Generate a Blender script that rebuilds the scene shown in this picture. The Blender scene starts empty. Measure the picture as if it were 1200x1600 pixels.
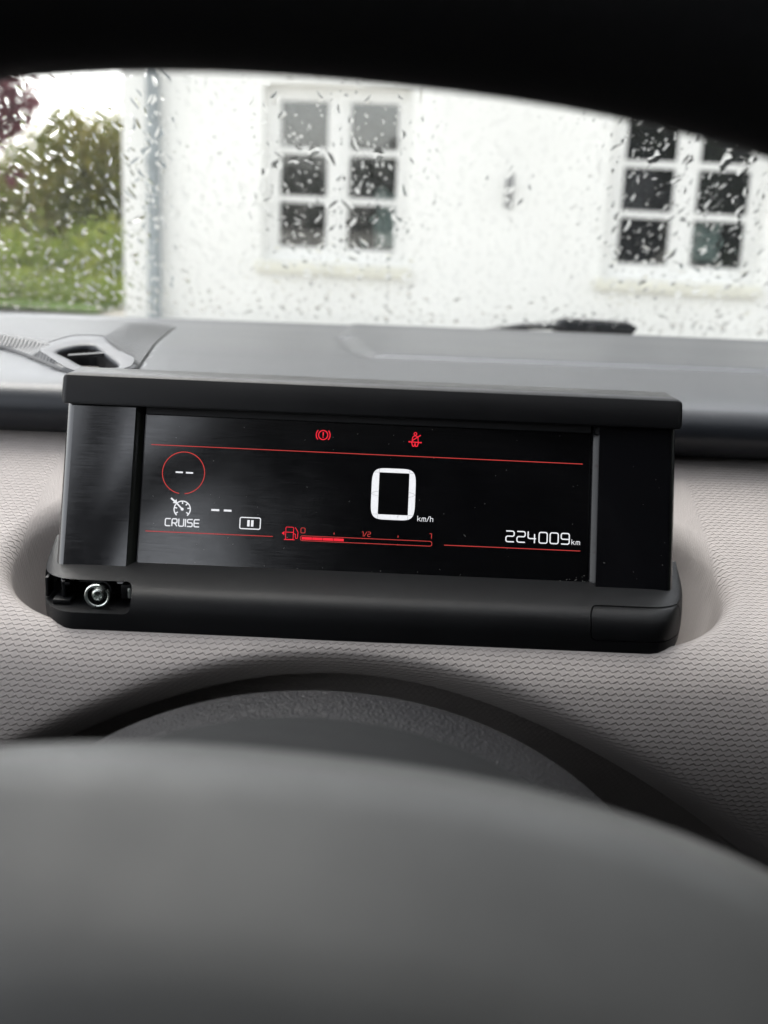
import bpy, bmesh, math, random
import numpy as np
from mathutils import Vector, Matrix

random.seed(7); rng = np.random.default_rng(11)
R = math.radians
scene = bpy.context.scene
col = scene.collection

# ------------------------------------------------------------------ camera
# origin = camera lens; x right, y forward, z up; ground at z = -1.10
GROUND = -1.10
cd = bpy.data.cameras.new('camera'); cam = bpy.data.objects.new('camera', cd); col.objects.link(cam)
cd.sensor_fit = 'VERTICAL'; cd.sensor_height = 24.0; cd.lens = 27.0
cd.clip_start = 0.005; cd.clip_end = 500
cam.matrix_world = Matrix.Rotation(R(90 - 15.7), 4, 'X') @ Matrix.Rotation(R(2.5), 4, 'Z')
cd.dof.use_dof = True; cd.dof.focus_distance = 0.415; cd.dof.aperture_fstop = 8.0; cd.dof.aperture_blades = 0
scene.camera = cam

# ------------------------------------------------------------------ sky, sun, exposure
SUN_EL, SUN_AZ = 58.0, 325.0          # azimuth clockwise from +y: high in front, over the house
w = bpy.data.worlds.new('World'); scene.world = w; w.use_nodes = True
nt = w.node_tree; bg = nt.nodes['Background']
sky = nt.nodes.new('ShaderNodeTexSky'); sky.sky_type = 'NISHITA'; sky.sun_disc = False
sky.sun_elevation = R(SUN_EL); sky.sun_rotation = R(SUN_AZ)
sky.air_density = 1.0; sky.dust_density = 1.5; sky.ozone_density = 1.0
hs = nt.nodes.new('ShaderNodeHueSaturation'); hs.inputs['Saturation'].default_value = 0.18
nt.links.new(sky.outputs[0], hs.inputs['Color']); nt.links.new(hs.outputs[0], bg.inputs['Color'])
bg.inputs['Strength'].default_value = 0.15
sd = bpy.data.lights.new('sun', 'SUN'); sun = bpy.data.objects.new('sun', sd); col.objects.link(sun)
sd.energy = 0.5; sd.angle = R(40); sd.color = (1, .97, .93)
sv = Vector((math.sin(R(SUN_AZ)) * math.cos(R(SUN_EL)), math.cos(R(SUN_AZ)) * math.cos(R(SUN_EL)), math.sin(R(SUN_EL))))
sun.rotation_euler = sv.to_track_quat('Z', 'Y').to_euler()
scene.view_settings.view_transform = 'Standard'; scene.view_settings.look = 'None'
scene.view_settings.gamma = 1.0; scene.view_settings.use_curve_mapping = False
scene.view_settings.exposure = 2.25
scene.render.engine = 'CYCLES'
cy = scene.cycles
cy.use_denoising = True; cy.max_bounces = 12; cy.diffuse_bounces = 5; cy.transparent_max_bounces = 24
cy.transmission_bounces = 10; cy.caustics_refractive = True; cy.sample_clamp_indirect = 6.0

# ------------------------------------------------------------------ helpers
def tag(o, label=None, cat=None, group=None, kind=None):
    if label: o['label'] = label
    if cat: o['category'] = cat
    if group: o['group'] = group
    if kind: o['kind'] = kind
    return o

LOC = {}
def thing(name, loc, label, cat, group=None):
    o = bpy.data.objects.new(name, None); o.empty_display_size = .02
    o.location = loc; col.objects.link(o); LOC[o.name] = Vector(loc)
    return tag(o, label, cat, group)

def root_loc(p):
    while p.parent is not None: p = p.parent
    return LOC.get(p.name, Vector((0, 0, 0)))

def link_mesh(name, me, m=None, parent=None):
    o = bpy.data.objects.new(name, me); col.objects.link(o)
    if m: me.materials.append(m)
    if parent is not None:
        o.parent = parent
        if parent.parent is None: o.matrix_parent_inverse = Matrix.Translation(-root_loc(parent))
    return o

def fin(me, smooth=40):
    if smooth:
        me.shade_smooth()
        me.set_sharp_from_angle(angle=R(smooth))
    else:
        me.shade_flat()

def mesh(name, verts, faces, m=None, parent=None, smooth=40, fix=True):
    me = bpy.data.meshes.new(name)
    me.from_pydata([tuple(map(float, v)) for v in verts], [], [tuple(map(int, f)) for f in faces])
    if fix:
        bm = bmesh.new(); bm.from_mesh(me); bmesh.ops.recalc_face_normals(bm, faces=bm.faces); bm.to_mesh(me); bm.free()
    me.update(); fin(me, smooth)
    return link_mesh(name, me, m, parent)

def bm_obj(name, bm, m=None, parent=None, smooth=40):
    bmesh.ops.recalc_face_normals(bm, faces=bm.faces)
    me = bpy.data.meshes.new(name); bm.to_mesh(me); bm.free(); me.update(); fin(me, smooth)
    return link_mesh(name, me, m, parent)

def add_box(bm, lo, hi, mat=None, bev=0, seg=2):
    v = [bm.verts.new((x, y, z)) for x in (lo[0], hi[0]) for y in (lo[1], hi[1]) for z in (lo[2], hi[2])]
    fs = [(0,1,3,2),(4,6,7,5),(0,4,5,1),(2,3,7,6),(0,2,6,4),(1,5,7,3)]
    ff = [bm.faces.new([v[i] for i in f]) for f in fs]
    if bev:
        es = list({e for f in ff for e in f.edges})
        r = bmesh.ops.bevel(bm, geom=es, offset=bev, segments=seg, affect='EDGES', profile=.5)
        v = list({x for f in r['faces'] for x in f.verts} | {x for x in v if x.is_valid})
    if mat is not None:
        for x in v:
            if x.is_valid: x.co = mat @ x.co
    return v

def box(name, lo, hi, m, parent=None, bev=0, mat=None, seg=2):
    bm = bmesh.new(); add_box(bm, lo, hi, mat, bev, seg)
    return bm_obj(name, bm, m, parent)

def prism_x(name, yz, x0, x1, m, parent=None, bev=0, seg=2, smooth=40):
    bm = bmesh.new()
    a = [bm.verts.new((x0, y, z)) for y, z in yz]; b = [bm.verts.new((x1, y, z)) for y, z in yz]
    n = len(yz); bm.faces.new(a); bm.faces.new(b[::-1])
    for i in range(n): bm.faces.new((a[i], b[i], b[(i+1) % n], a[(i+1) % n]))
    if bev: bmesh.ops.bevel(bm, geom=list(bm.edges), offset=bev, segments=seg, affect='EDGES', profile=.5)
    return bm_obj(name, bm, m, parent, smooth)

def loft(name, rings, m, parent=None, closed=True, cap0=False, cap1=False, smooth=40):
    n = len(rings[0]); verts = [p for r in rings for p in r]; faces = []
    for k in range(len(rings) - 1):
        for i in range(n if closed else n - 1):
            j = (i + 1) % n
            faces.append((k*n+i, k*n+j, (k+1)*n+j, (k+1)*n+i))
    if cap0: faces.append(tuple(range(n))[::-1])
    if cap1: faces.append(tuple((len(rings)-1)*n + i for i in range(n)))
    return mesh(name, verts, faces, m, parent, smooth)

def tube_path(pts, rad, n=14, closed=False):
    pts = [Vector(p) for p in pts]; N = len(pts); rings = []
    up = None
    for i, p in enumerate(pts):
        a = pts[(i-1) % N] if (closed or i > 0) else p
        b = pts[(i+1) % N] if (closed or i < N-1) else p
        t = (b - a).normalized()
        if up is None: up = t.orthogonal().normalized()
        up = (up - t * up.dot(t)).normalized(); s = t.cross(up)
        r = rad[i] if hasattr(rad, '__len__') else rad
        rings.append([p + up * math.cos(2*math.pi*k/n) * r + s * math.sin(2*math.pi*k/n) * r for k in range(n)])
    if closed: rings.append(rings[0])
    return rings

def catmull(P, n):
    P = [np.array(p, float) for p in P]; P = [2*P[0]-P[1]] + P + [2*P[-1]-P[-2]]
    out = []
    for i in range(1, len(P) - 2):
        for t in np.linspace(0, 1, n, endpoint=False):
            a, b, c, d = P[i-1:i+3]
            out.append(.5*(2*b + (c-a)*t + (2*a-5*b+4*c-d)*t*t + (-a+3*b-3*c+d)*t**3))
    out.append(P[-2]); return np.array(out)

def resample(C, n=None, step=None):
    L = np.concatenate([[0], np.cumsum(np.linalg.norm(np.diff(C, axis=0), axis=1))])
    if step: n = int(L[-1] / step) + 1
    s = np.linspace(0, L[-1], n)
    return np.stack([np.interp(s, L, C[:, k]) for k in range(C.shape[1])], 1), s

def round_poly(P, r, seg=6):
    """closed polygon with filleted corners"""
    P = [np.array(p, float) for p in P]; out = []; n = len(P)
    for i in range(n):
        a, b, c = P[i-1], P[i], P[(i+1) % n]
        d1 = a-b; l1 = np.linalg.norm(d1); d2 = c-b; l2 = np.linalg.norm(d2)
        rr = r[i] if hasattr(r, '__len__') else r
        q = min(rr, .48*l1, .48*l2)
        s, e = b + d1/l1*q, b + d2/l2*q
        for t in np.linspace(0, 1, seg+1): out.append((1-t)**2*s + 2*t*(1-t)*b + t*t*e)
    return out

# ------------------------------------------------------------------ materials
class NT:
    def __init__(s, name):
        s.m = bpy.data.materials.new(name); s.m.use_nodes = True; s.t = s.m.node_tree; s.t.nodes.clear()
        s.out = s.n('ShaderNodeOutputMaterial')
    def n(s, k, **kw):
        x = s.t.nodes.new(k)
        for a, b in kw.items(): setattr(x, a, b)
        return x
    def put(s, sock, v):
        if isinstance(v, bpy.types.NodeSocket): s.t.links.new(v, sock)
        else: sock.default_value = v
    def math(s, op, a, b=0.0, c=None):
        x = s.n('ShaderNodeMath', operation=op); s.put(x.inputs[0], a); s.put(x.inputs[1], b)
        if c is not None: s.put(x.inputs[2], c)
        return x.outputs[0]
    def obj(s): return s.n('ShaderNodeTexCoord').outputs['Object']
    def mapping(s, v, scale=(1,1,1), rot=(0,0,0)):
        x = s.n('ShaderNodeMapping'); s.put(x.inputs['Vector'], v); x.inputs['Scale'].default_value = scale; x.inputs['Rotation'].default_value = rot
        return x.outputs[0]
    def noise(s, vec, scale, detail=3, rough=.5, out='Fac', dist=0):
        x = s.n('ShaderNodeTexNoise'); s.put(x.inputs['Vector'], vec); x.inputs['Scale'].default_value = scale
        x.inputs['Detail'].default_value = detail; x.inputs['Roughness'].default_value = rough; x.inputs['Distortion'].default_value = dist
        return x.outputs[out]
    def ramp(s, fac, stops):
        x = s.n('ShaderNodeValToRGB'); s.put(x.inputs[0], fac); e = x.color_ramp.elements
        while len(e) < len(stops): e.new(.5)
        for k, (p, c) in enumerate(stops): e[k].position = p; e[k].color = tuple(c) + ((1,) if len(c) == 3 else ())
        return x.outputs[0]
    def maprange(s, v, a, b, c, d):
        x = s.n('ShaderNodeMapRange'); s.put(x.inputs[0], v)
        for i, q in enumerate((a, b, c, d)): x.inputs[i+1].default_value = q
        return x.outputs[0]
    def bump(s, h, dist, strength=1.0, normal=None):
        x = s.n('ShaderNodeBump'); s.put(x.inputs['Height'], h); x.inputs['Distance'].default_value = dist; x.inputs['Strength'].default_value = strength
        if normal is not None: s.put(x.inputs['Normal'], normal)
        return x.outputs[0]
    def bsdf(s, **kw):
        x = s.n('ShaderNodeBsdfPrincipled')
        for a, b in kw.items():
            k = a.replace('_', ' ')
            if isinstance(b, tuple) and len(b) == 3: b = b + (1,)
            s.put(x.inputs[k], b)
        s.t.links.new(x.outputs[0], s.out.inputs[0]); return x

def simple(name, c, rough=.5, spec=.5, metal=0.0, var=.12, vscale=40, grain=None, gdist=.0002, gstr=.5):
    k = NT(name); o = k.obj()
    f = k.noise(o, vscale, 4)
    lo = tuple(max(0, q*(1-var)) for q in c); hi = tuple(min(1, q*(1+var)) for q in c)
    cc = k.ramp(f, [(.3, lo), (.7, hi)])
    rr = k.maprange(k.noise(o, vscale*1.7, 3), .3, .7, max(.02, rough-.3*var), rough+.3*var)
    args = dict(Base_Color=cc, Roughness=rr, Specular_IOR_Level=spec, Metallic=metal)
    if grain: args['Normal'] = k.bump(k.noise(o, grain, 2), gdist, gstr)
    k.bsdf(**args); return k.m

def emit(name, c, s):
    k = NT(name); e = k.n('ShaderNodeEmission'); f = k.noise(k.obj(), 1500, 2)
    e.inputs[0].default_value = tuple(c) + (1,); k.put(e.inputs[1], k.maprange(f, .3, .7, s*.93, s*1.05)); k.t.links.new(e.outputs[0], k.out.inputs[0]); return k.m

def scale_skin(name, c, rough):
    """soft-touch skin moulded with rows of small overlapping scales"""
    k = NT(name); uv = k.n('ShaderNodeUVMap').outputs[0]; sp = k.n('ShaderNodeSeparateXYZ'); k.put(sp.inputs[0], uv)
    wob = k.noise(uv, 60, 2)
    U = k.math('MULTIPLY', sp.outputs[0], -1/.0030); V = k.math('ADD', k.math('MULTIPLY', sp.outputs[1], 1/.0019), k.math('MULTIPLY', wob, .5))
    k0 = k.math('FLOOR', V); f = k.math('SUBTRACT', V, k0)
    def B(off):
        kk = k.math('ADD', k0, off)
        t = k.math('FRACT', k.math('ADD', U, k.math('MULTIPLY', kk, .42)))
        saw = k.math('MINIMUM', k.math('MULTIPLY', t, 1/.72), k.math('MULTIPLY', k.math('SUBTRACT', 1.0, t), 1/.28))
        return k.math('MULTIPLY_ADD', saw, .6, float(off))
    b0, b1, bm_ = B(0), B(1), B(-1)
    up = k.math('GREATER_THAN', f, b0); dn = k.math('SUBTRACT', 1.0, up)
    mixf = lambda a, b: k.math('ADD', k.math('MULTIPLY', a, up), k.math('MULTIPLY', b, dn))
    lo, hi = mixf(b0, bm_), mixf(b1, b0)
    t = k.math('DIVIDE', k.math('SUBTRACT', f, lo), k.math('SUBTRACT', hi, lo))
    h = k.math('MINIMUM', k.math('MULTIPLY', t, 1/.20), k.math('MULTIPLY', k.math('SUBTRACT', 1.0, t), 1/.80))
    fine = k.noise(uv, 5200, 2)
    rf = k.n('ShaderNodeAttribute', attribute_name='relief').outputs['Fac']; n1 = k.bump(k.math('MULTIPLY', h, rf), .00030, .8); n2 = k.bump(fine, .00008, .45, n1)
    cv = k.noise(uv, 25, 3); cf = k.math('ADD', k.math('MULTIPLY', cv, .5), k.math('MULTIPLY', fine, .5))
    cc = k.ramp(cf, [(.3, tuple(q*.9 for q in c)), (.7, tuple(q*1.1 for q in c))])
    k.bsdf(Base_Color=cc, Roughness=rough, Specular_IOR_Level=.35, Normal=n2); return k.m

def leather(name, c, rough, sc, dist, spec=.5):
    k = NT(name); o = k.obj(); v = k.n('ShaderNodeTexVoronoi', feature='SMOOTH_F1'); k.put(v.inputs['Vector'], o); v.inputs['Scale'].default_value = sc
    h = k.math('ADD', k.math('MULTIPLY', v.outputs['Distance'], -1.0), k.math('MULTIPLY', k.noise(o, sc*.7, 2), .5))
    cc = k.ramp(k.noise(o, 50, 4), [(.3, tuple(q*.85 for q in c)), (.7, tuple(q*1.15 for q in c))])
    k.bsdf(Base_Color=cc, Roughness=rough, Specular_IOR_Level=spec, Normal=k.bump(h, dist, .8)); return k.m

def gloss_black(name, base, r0, r1, sc=1.0):
    """piano-black plastic with fine wipe scratches and smears"""
    k = NT(name); o = k.obj()
    s1 = k.noise(k.mapping(o, (90*sc, 90*sc, 2600*sc), (.12, .22, 0)), 1, 3, .6)
    s2 = k.noise(k.mapping(o, (420*sc, 60, 60*sc), (0, -.5, 0)), 1, 4, .6, dist=.6)
    sm = k.noise(o, 55, 4, .6)
    f = k.math('ADD', k.math('MULTIPLY', s1, .5), k.math('ADD', k.math('MULTIPLY', s2, .1), k.math('MULTIPLY', sm, .45)))
    rr = k.maprange(f, .4, .72, r0, r1)
    k.bsdf(Base_Color=base, Roughness=rr, Specular_IOR_Level=.85, Normal=k.bump(s1, .000008, .2)); return k.m

def thin_glass(name, tint=(.95, .97, .96), ior=1.45, refl=1.0):
    k = NT(name); t = k.n('ShaderNodeBsdfTransparent'); t.inputs[0].default_value = tint + (1,)
    g = k.n('ShaderNodeBsdfGlossy'); g.inputs['Roughness'].default_value = .01
    fr = k.n('ShaderNodeFresnel'); fr.inputs[0].default_value = ior
    mx = k.n('ShaderNodeMixShader'); k.put(mx.inputs[0], k.math('MULTIPLY', fr.outputs[0], refl))
    k.t.links.new(t.outputs[0], mx.inputs[1]); k.t.links.new(g.outputs[0], mx.inputs[2]); k.t.links.new(mx.outputs[0], k.out.inputs[0]); return k.m

def water(name):
    k = NT(name); g = k.n('ShaderNodeBsdfGlass'); r = k.n('ShaderNodeBsdfRefraction'); mx = k.n('ShaderNodeMixShader'); mx.inputs[0].default_value = .3
    for q in (g, r): q.inputs['IOR'].default_value = 1.333; q.inputs['Roughness'].default_value = 0.0; q.inputs['Color'].default_value = (1, 1, 1, 1)
    k.t.links.new(r.outputs[0], mx.inputs[1]); k.t.links.new(g.outputs[0], mx.inputs[2]); k.t.links.new(mx.outputs[0], k.out.inputs[0]); return k.m

M = {}
M['skin'] = scale_skin('scale_skin', (.30, .274, .260), .70)
M['dash'] = simple('dash_top_plastic', (.0165, .0185, .0225), .37, .34, var=.04, vscale=5, grain=2600, gdist=.0001, gstr=.35)
M['vent'] = simple('vent_plastic', (.020, .022, .026), .40, .34, var=.05, grain=2600, gdist=.0001, gstr=.3)
M['black'] = simple('matte_black_plastic', (.0042, .0043, .0048), .42, .18, grain=3800, gdist=.00012, gstr=.5)
M['trim'] = simple('cluster_trim_plastic', (.004, .004, .0045), .38, .16, grain=3800, gdist=.0001, gstr=.4)
M['deep'] = simple('dark_cavity_plastic', (.008, .008, .009), .55, .4)
M['gloss'] = gloss_black('piano_black', (.005, .005, .006), .11, .21)
M['screen'] = gloss_black('screen_cover', (.003, .003, .0035), .12, .22, 1.3)
M['metal'] = simple('zinc_screw_metal', (.62, .66, .63), .28, .5, 1.0, grain=900)
M['rim'] = leather('rim_leather', (.004, .004, .0045), .6, 900, .0002, .15)
M['hub'] = simple('airbag_cover_plastic', (.052, .053, .052), .48, .30, grain=1800, gdist=.00015, gstr=.4)
M['shroud'] = leather('shroud_grain_plastic', (.0065, .0065, .0075), .46, 1150, .0008, .16)
M['collar'] = simple('collar_plastic', (.0075, .008, .0085), .6, .07, grain=1400, gdist=.0003, gstr=.5)
M['glass'] = thin_glass('windscreen_glass', (.985, .985, .972), 1.45, .25)
M['frit'] = simple('black_frit', (.006, .006, .006), .5)
M['water'] = water('rain_water')
M['rubber'] = simple('wiper_rubber', (.02, .02, .021), .5)
M['liner'] = simple('headliner_fabric', (.025, .025, .027), .95, .2)
M['cabin'] = simple('cabin_trim', (.014, .014, .015), .7, .3)
M['paint'] = simple('car_paint', (.25, .26, .27), .25, .5)
M['white_wall'] = simple('whitewashed_wall', (.82, .82, .79), .85, .3, var=.045, vscale=1.2, grain=18, gdist=.006, gstr=.5)
M['white_wood'] = simple('white_window_paint', (.78, .78, .76), .5, .5, var=.04, vscale=6)
M['sill'] = simple('cream_sill', (.70, .69, .60), .7, .4, var=.1, vscale=8)
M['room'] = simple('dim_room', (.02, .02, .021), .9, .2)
M['pane'] = thin_glass('house_pane', (.75, .78, .78), 1.5, 2.6)
M['mint'] = simple('pale_mint_cloth', (.74, .84, .80), .8)
M['zinc'] = simple('grey_downpipe', (.25, .28, .29), .5, .5, var=.15, vscale=5)
M['iron'] = simple('grey_iron', (.22, .22, .22), .6)
M['tile'] = simple('roof_tile', (.06, .055, .055), .7, var=.3, vscale=8)
M['gravel'] = simple('gravel', (.40, .38, .34), .95, .2, var=.4, vscale=60, grain=70, gdist=.02, gstr=1)
M['lawn'] = simple('lawn', (.10, .16, .03), .95, .2, var=.35, vscale=9, grain=60, gdist=.03, gstr=1)
M['bark'] = simple('bark', (.07, .055, .04), .9, .2, var=.3, vscale=12)
WHITE = emit('display_white', (.95, .96, 1.0), .20)
RED = emit('display_red', (1.0, .03, .055), .20)
REDLINE = emit('display_red_dim', (1.0, .10, .095), .12)
def leafmat(name, a, b, c):
    k = NT(name); f = k.noise(k.obj(), 1.6, 3); f2 = k.noise(k.obj(), 14, 2)
    cc = k.ramp(k.math('MULTIPLY_ADD', f2, .5, k.math('MULTIPLY', f, .5)), [(.36, a), (.5, b), (.66, c)])
    x = k.bsdf(Base_Color=cc, Roughness=.55, Specular_IOR_Level=.3)
    tr = k.n('ShaderNodeBsdfTranslucent'); k.put(tr.inputs[0], cc); mx = k.n('ShaderNodeMixShader'); mx.inputs[0].default_value = .3
    k.t.links.new(x.outputs[0], mx.inputs[1]); k.t.links.new(tr.outputs[0], mx.inputs[2]); k.t.links.new(mx.outputs[0], k.out.inputs[0]); return k.m
M['leaf_olive'] = leafmat('olive_leaves', (.07, .09, .02), (.17, .18, .04), (.34, .27, .07))
M['leaf_lime'] = leafmat('lime_leaves', (.12, .17, .025), (.24, .32, .05), (.42, .42, .10))
M['leaf_red'] = leafmat('red_leaves', (.06, .014, .022), (.12, .028, .04), (.19, .05, .065))
M['leaf_dark'] = leafmat('dark_leaves', (.012, .02, .008), (.025, .04, .014), (.05, .06, .02))

# ================================================================== SETTING
tag(mesh('ground', [(-60, -60, GROUND), (60, -60, GROUND), (60, 90, GROUND), (-60, 90, GROUND)], [(0,1,2,3)], M['gravel']), kind='structure')
def lawn():
    P = []; Fc = []
    nx, ny = 40, 40
    for j in range(ny+1):
        for i in range(nx+1):
            x = -30 + 27.6*i/nx; y = 9.4 + 50*j/ny
            P.append((x, y, GROUND + .03 + .03*math.sin(x*1.3)*math.sin(y*.9)))
    for j in range(ny):
        for i in range(nx):
            a = j*(nx+1)+i; Fc.append((a, a+1, a+nx+2, a+nx+1))
    tag(mesh('lawn', P, Fc, M['lawn']), kind='structure')
lawn()

# ------------------------------------------------------------------ house
YAW = R(8.0)
HT = Vector((math.cos(YAW), -math.sin(YAW), 0)); HN = Vector((-math.sin(YAW), -math.cos(YAW), 0)); H0 = Vector((0, 8.0, 0))
HM = Matrix(((HT.x, -HN.x, 0, H0.x), (HT.y, -HN.y, 0, H0.y), (0, 0, 1, 0), (0, 0, 0, 1)))   # local: t, inward, z
C_T = -1.925
house = thing('house', (H0.x, H0.y, GROUND), 'whitewashed house with white two-casement windows seen through the wet windscreen', 'house')
WIN = [(-.430, .505), (1.880, .505)]            # centre t, half width
WZ0, WZ1 = -.515, .640
def wall_front():
    ts = [C_T]
    for c, h in WIN: ts += [c-h, c+h]
    ts.append(7.5); zs = [GROUND, WZ0, WZ1, 1.9]
    bm = bmesh.new(); D = .22
    for i in range(len(ts)-1):
        for j in range(3):
            if j == 1 and i in (1, 3): continue
            add_box(bm, (ts[i], 0, zs[j]), (ts[i+1], D, zs[j+1]))
    bmesh.ops.remove_doubles(bm, verts=bm.verts, dist=1e-5)
    seen = {}
    for f in list(bm.faces):
        key = tuple(sorted(v.index for v in f.verts)) if False else frozenset(v for v in f.verts)
        seen.setdefault(key, []).append(f)
    for k, fs in seen.items():
        if len(fs) > 1: bmesh.ops.delete(bm, geom=fs, context='FACES_ONLY')
    add_box(bm, (C_T, D+.001, GROUND), (C_T+.22, 6.5, 1.9))
    add_box(bm, (7.28, D+.001, GROUND), (7.5, 6.5, 1.9))
    add_box(bm, (C_T+.221, 6.28, GROUND), (7.279, 6.5, 1.9))
    for v in bm.verts: v.co = HM @ v.co
    bm_obj('wall', bm, M['white_wall'], house, 30)
wall_front()
bm = bmesh.new()
for v in [(C_T-.3, -.3, 1.85), (7.8, -.3, 1.85), (7.8, 3.3, 4.4), (C_T-.3, 3.3, 4.4), (C_T-.3, 7, 1.85), (7.8, 7, 1.85)]: bm.verts.new(HM @ Vector(v))
bm.verts.ensure_lookup_table(); V_ = bm.verts
bm.faces.new((V_[0], V_[1], V_[2], V_[3])); bm.faces.new((V_[3], V_[2], V_[5], V_[4])); bm.faces.new((V_[0], V_[3], V_[4])); bm.faces.new((V_[1], V_[5], V_[2])); bm.faces.new((V_[0], V_[4], V_[5], V_[1]))
bm_obj('roof', bm, M['tile'], house, 20)
def hb(name, lo, hi, m, parent, bev=.004):
    return box(name, lo, hi, m, parent, bev, HM, 1)
for wi, (c, h) in enumerate(WIN):
    # fixed frame is the part, everything in it hangs from it
    bm = bmesh.new(); y0, y1 = .085, .16
    a, b = c-h, c+h
    for lo, hi in [((a, y0, WZ0), (a+.055, y1, WZ1)), ((b-.055, y0, WZ0), (b, y1, WZ1)), ((a+.055, y0, WZ1-.055), (b-.055, y1, WZ1)), ((a+.055, y0, WZ0), (b-.055, y1, WZ0+.05))]:
        add_box(bm, lo, hi, HM, .004, 1)
    win = bm_obj('window', bm, M['white_wood'], house)
    hb('mullion', (c-.028, y0-.006, WZ0+.05), (c+.028, y1, WZ1-.055), M['white_wood'], win)
    for s in (-1, 1):
        p, q = (a+.055, c-.028) if s < 0 else (c+.028, b-.055)
        st = .047
        bm = bmesh.new(); z0, z1 = WZ0+.05, WZ1-.055
        for lo, hi in [((p, .095, z0), (p+st, .14, z1)), ((q-st, .095, z0), (q, .14, z1)), ((p+st, .095, z1-st), (q-st, .14, z1)), ((p+st, .095, z0), (q-st, .14, z0+st))]:
            add_box(bm, lo, hi, HM, .003, 1)
        bm_obj('casement_frame', bm, M['white_wood'], win)
        zi0, zi1 = z0+st, z1-st; zb = [zi0 + (zi1-zi0)*k/3 for k in (1, 2)]
        for z in zb: hb('glazing_bar', (p+st, .10, z-.022), (q-st, .135, z+.022), M['white_wood'], win, .003)
        ed = [zi0] + [z+d for z in zb for d in (-.022, .022)] + [zi1]
        for k in range(3):
            hb('pane', (p+st, .114, ed[2*k]), (q-st, .118, ed[2*k+1]), M['pane'], win, 0)
    hb('sill', (a-.03, -.05, WZ0-.075), (b+.03, .150, WZ0-.002), M['sill'], win, .006)
    # the dim room behind the window
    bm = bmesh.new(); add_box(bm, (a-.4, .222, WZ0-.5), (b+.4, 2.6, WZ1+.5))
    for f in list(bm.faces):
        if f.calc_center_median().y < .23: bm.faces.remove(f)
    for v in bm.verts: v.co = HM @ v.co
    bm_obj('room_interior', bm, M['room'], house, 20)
# downpipe with brackets
rings = tube_path([HM @ Vector(p) for p in [(-1.675, -.10, 1.85), (-1.675, -.075, 1.5), (-1.675, -.075, -.9), (-1.675, -.12, -1.05)]], .047, 16)
dp = loft('downpipe', rings, M['zinc'], house, cap0=True, cap1=True)
for z in (1.2, .1, -.75):
    loft('bracket', tube_path([HM @ Vector((-1.675, -.075, z-.02)), HM @ Vector((-1.675, -.075, z+.02))], .056, 16), M['zinc'], dp, cap0=True, cap1=True)
# iron wall hook between the windows
bm = bmesh.new(); add_box(bm, (.715, -.012, -.10), (.765, -.0005, .13), HM, .004, 1)
hk = bm_obj('wall_hook', bm, M['iron'], house)
loft('hook_arm', tube_path([HM @ Vector(p) for p in [(.74, -.01, .07), (.74, -.07, .07), (.74, -.09, .03), (.74, -.075, -.02), (.74, -.05, -.03)]], .012, 10), M['iron'], hk, cap0=True, cap1=True)
# pale cloth standing behind the lower right panes
def cloth(t0, t1, z0, z1, label):
    P = []; Fc = []; nx, nz = 24, 10
    for k in range(2):
        for j in range(nz+1):
            for i in range(nx+1):
                a = i/nx; zz = z0 + (z1-z0)*j/nz
                P.append(HM @ Vector((t0+(t1-t0)*a + .01*math.sin(j*1.3), .165 + .012*math.sin(a*22) + .006*k, zz + (.025*math.sin(a*9) if j == nz else 0))))
    S = (nx+1)*(nz+1)
    for j in range(nz):
        for i in range(nx):
            a = j*(nx+1)+i; Fc += [(a, a+1, a+nx+2, a+nx+1), (S+a, S+a+nx+1, S+a+nx+2, S+a+1)]
    o = mesh('hanging_cloth', P, Fc, M['mint'], None, fix=False)
    tag(o, label, 'cloth', 'cloths behind the house windows')
cloth(-.17, .01, -.40, -.02, 'pale mint cloth behind lower right panes of the window by the downpipe')
cloth(1.97, 2.14, -.38, -.16, 'small pale mint cloth behind lowest right pane of the window above the wiper')

# ------------------------------------------------------------------ trees and hedges
def leaves(name, blobs, n, size, m, parent=None, seed=1):
    r = np.random.default_rng(seed); wts = np.array([b[3]*b[4]*b[5] for b in blobs]); wts = wts/wts.sum()
    idx = r.choice(len(blobs), n, p=wts); B = np.array(blobs)[idx]
    d = r.normal(size=(n, 3)); d /= np.linalg.norm(d, axis=1)[:, None]
    rad = r.uniform(.25, 1, n)**.5 * (1 + .14*r.normal(size=n))
    C = B[:, :3] + d*B[:, 3:6]*rad[:, None]
    C[:, 2] = np.maximum(C[:, 2], GROUND + .03)
    a = r.normal(size=(n, 3)); a /= np.linalg.norm(a, axis=1)[:, None]
    b = np.cross(a, r.normal(size=(n, 3))); b /= np.linalg.norm(b, axis=1)[:, None]
    s = size * r.uniform(.6, 1.4, n)[:, None]; nn = np.cross(a, b)
    V = np.stack([C - a*s, C + b*s*.45 + nn*s*.12, C + a*s, C - b*s*.45 + nn*s*.12], 1).reshape(-1, 3)
    me = bpy.data.meshes.new(name); Fc = np.arange(4*n).reshape(-1, 4)
    me.from_pydata(V.tolist(), [], Fc.tolist()); me.update(); fin(me, 0)
    return link_mesh(name, me, m, parent)
def trunk(name, parent, pts, rad):
    return loft(name, tube_path(pts, rad, 8), M['bark'], parent, cap0=True, cap1=True)
def tree(name, base, blobs, n, size, m, limbs, label, cat, group=None, seed=1):
    t = thing(name, base, label, cat, group)
    leaves('crown', blobs, n, size, M[m], t, seed)
    for pts, rad in limbs: trunk('trunk' if pts is limbs[0][0] else 'limb', t, pts, rad)
    return t
g = GROUND
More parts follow.
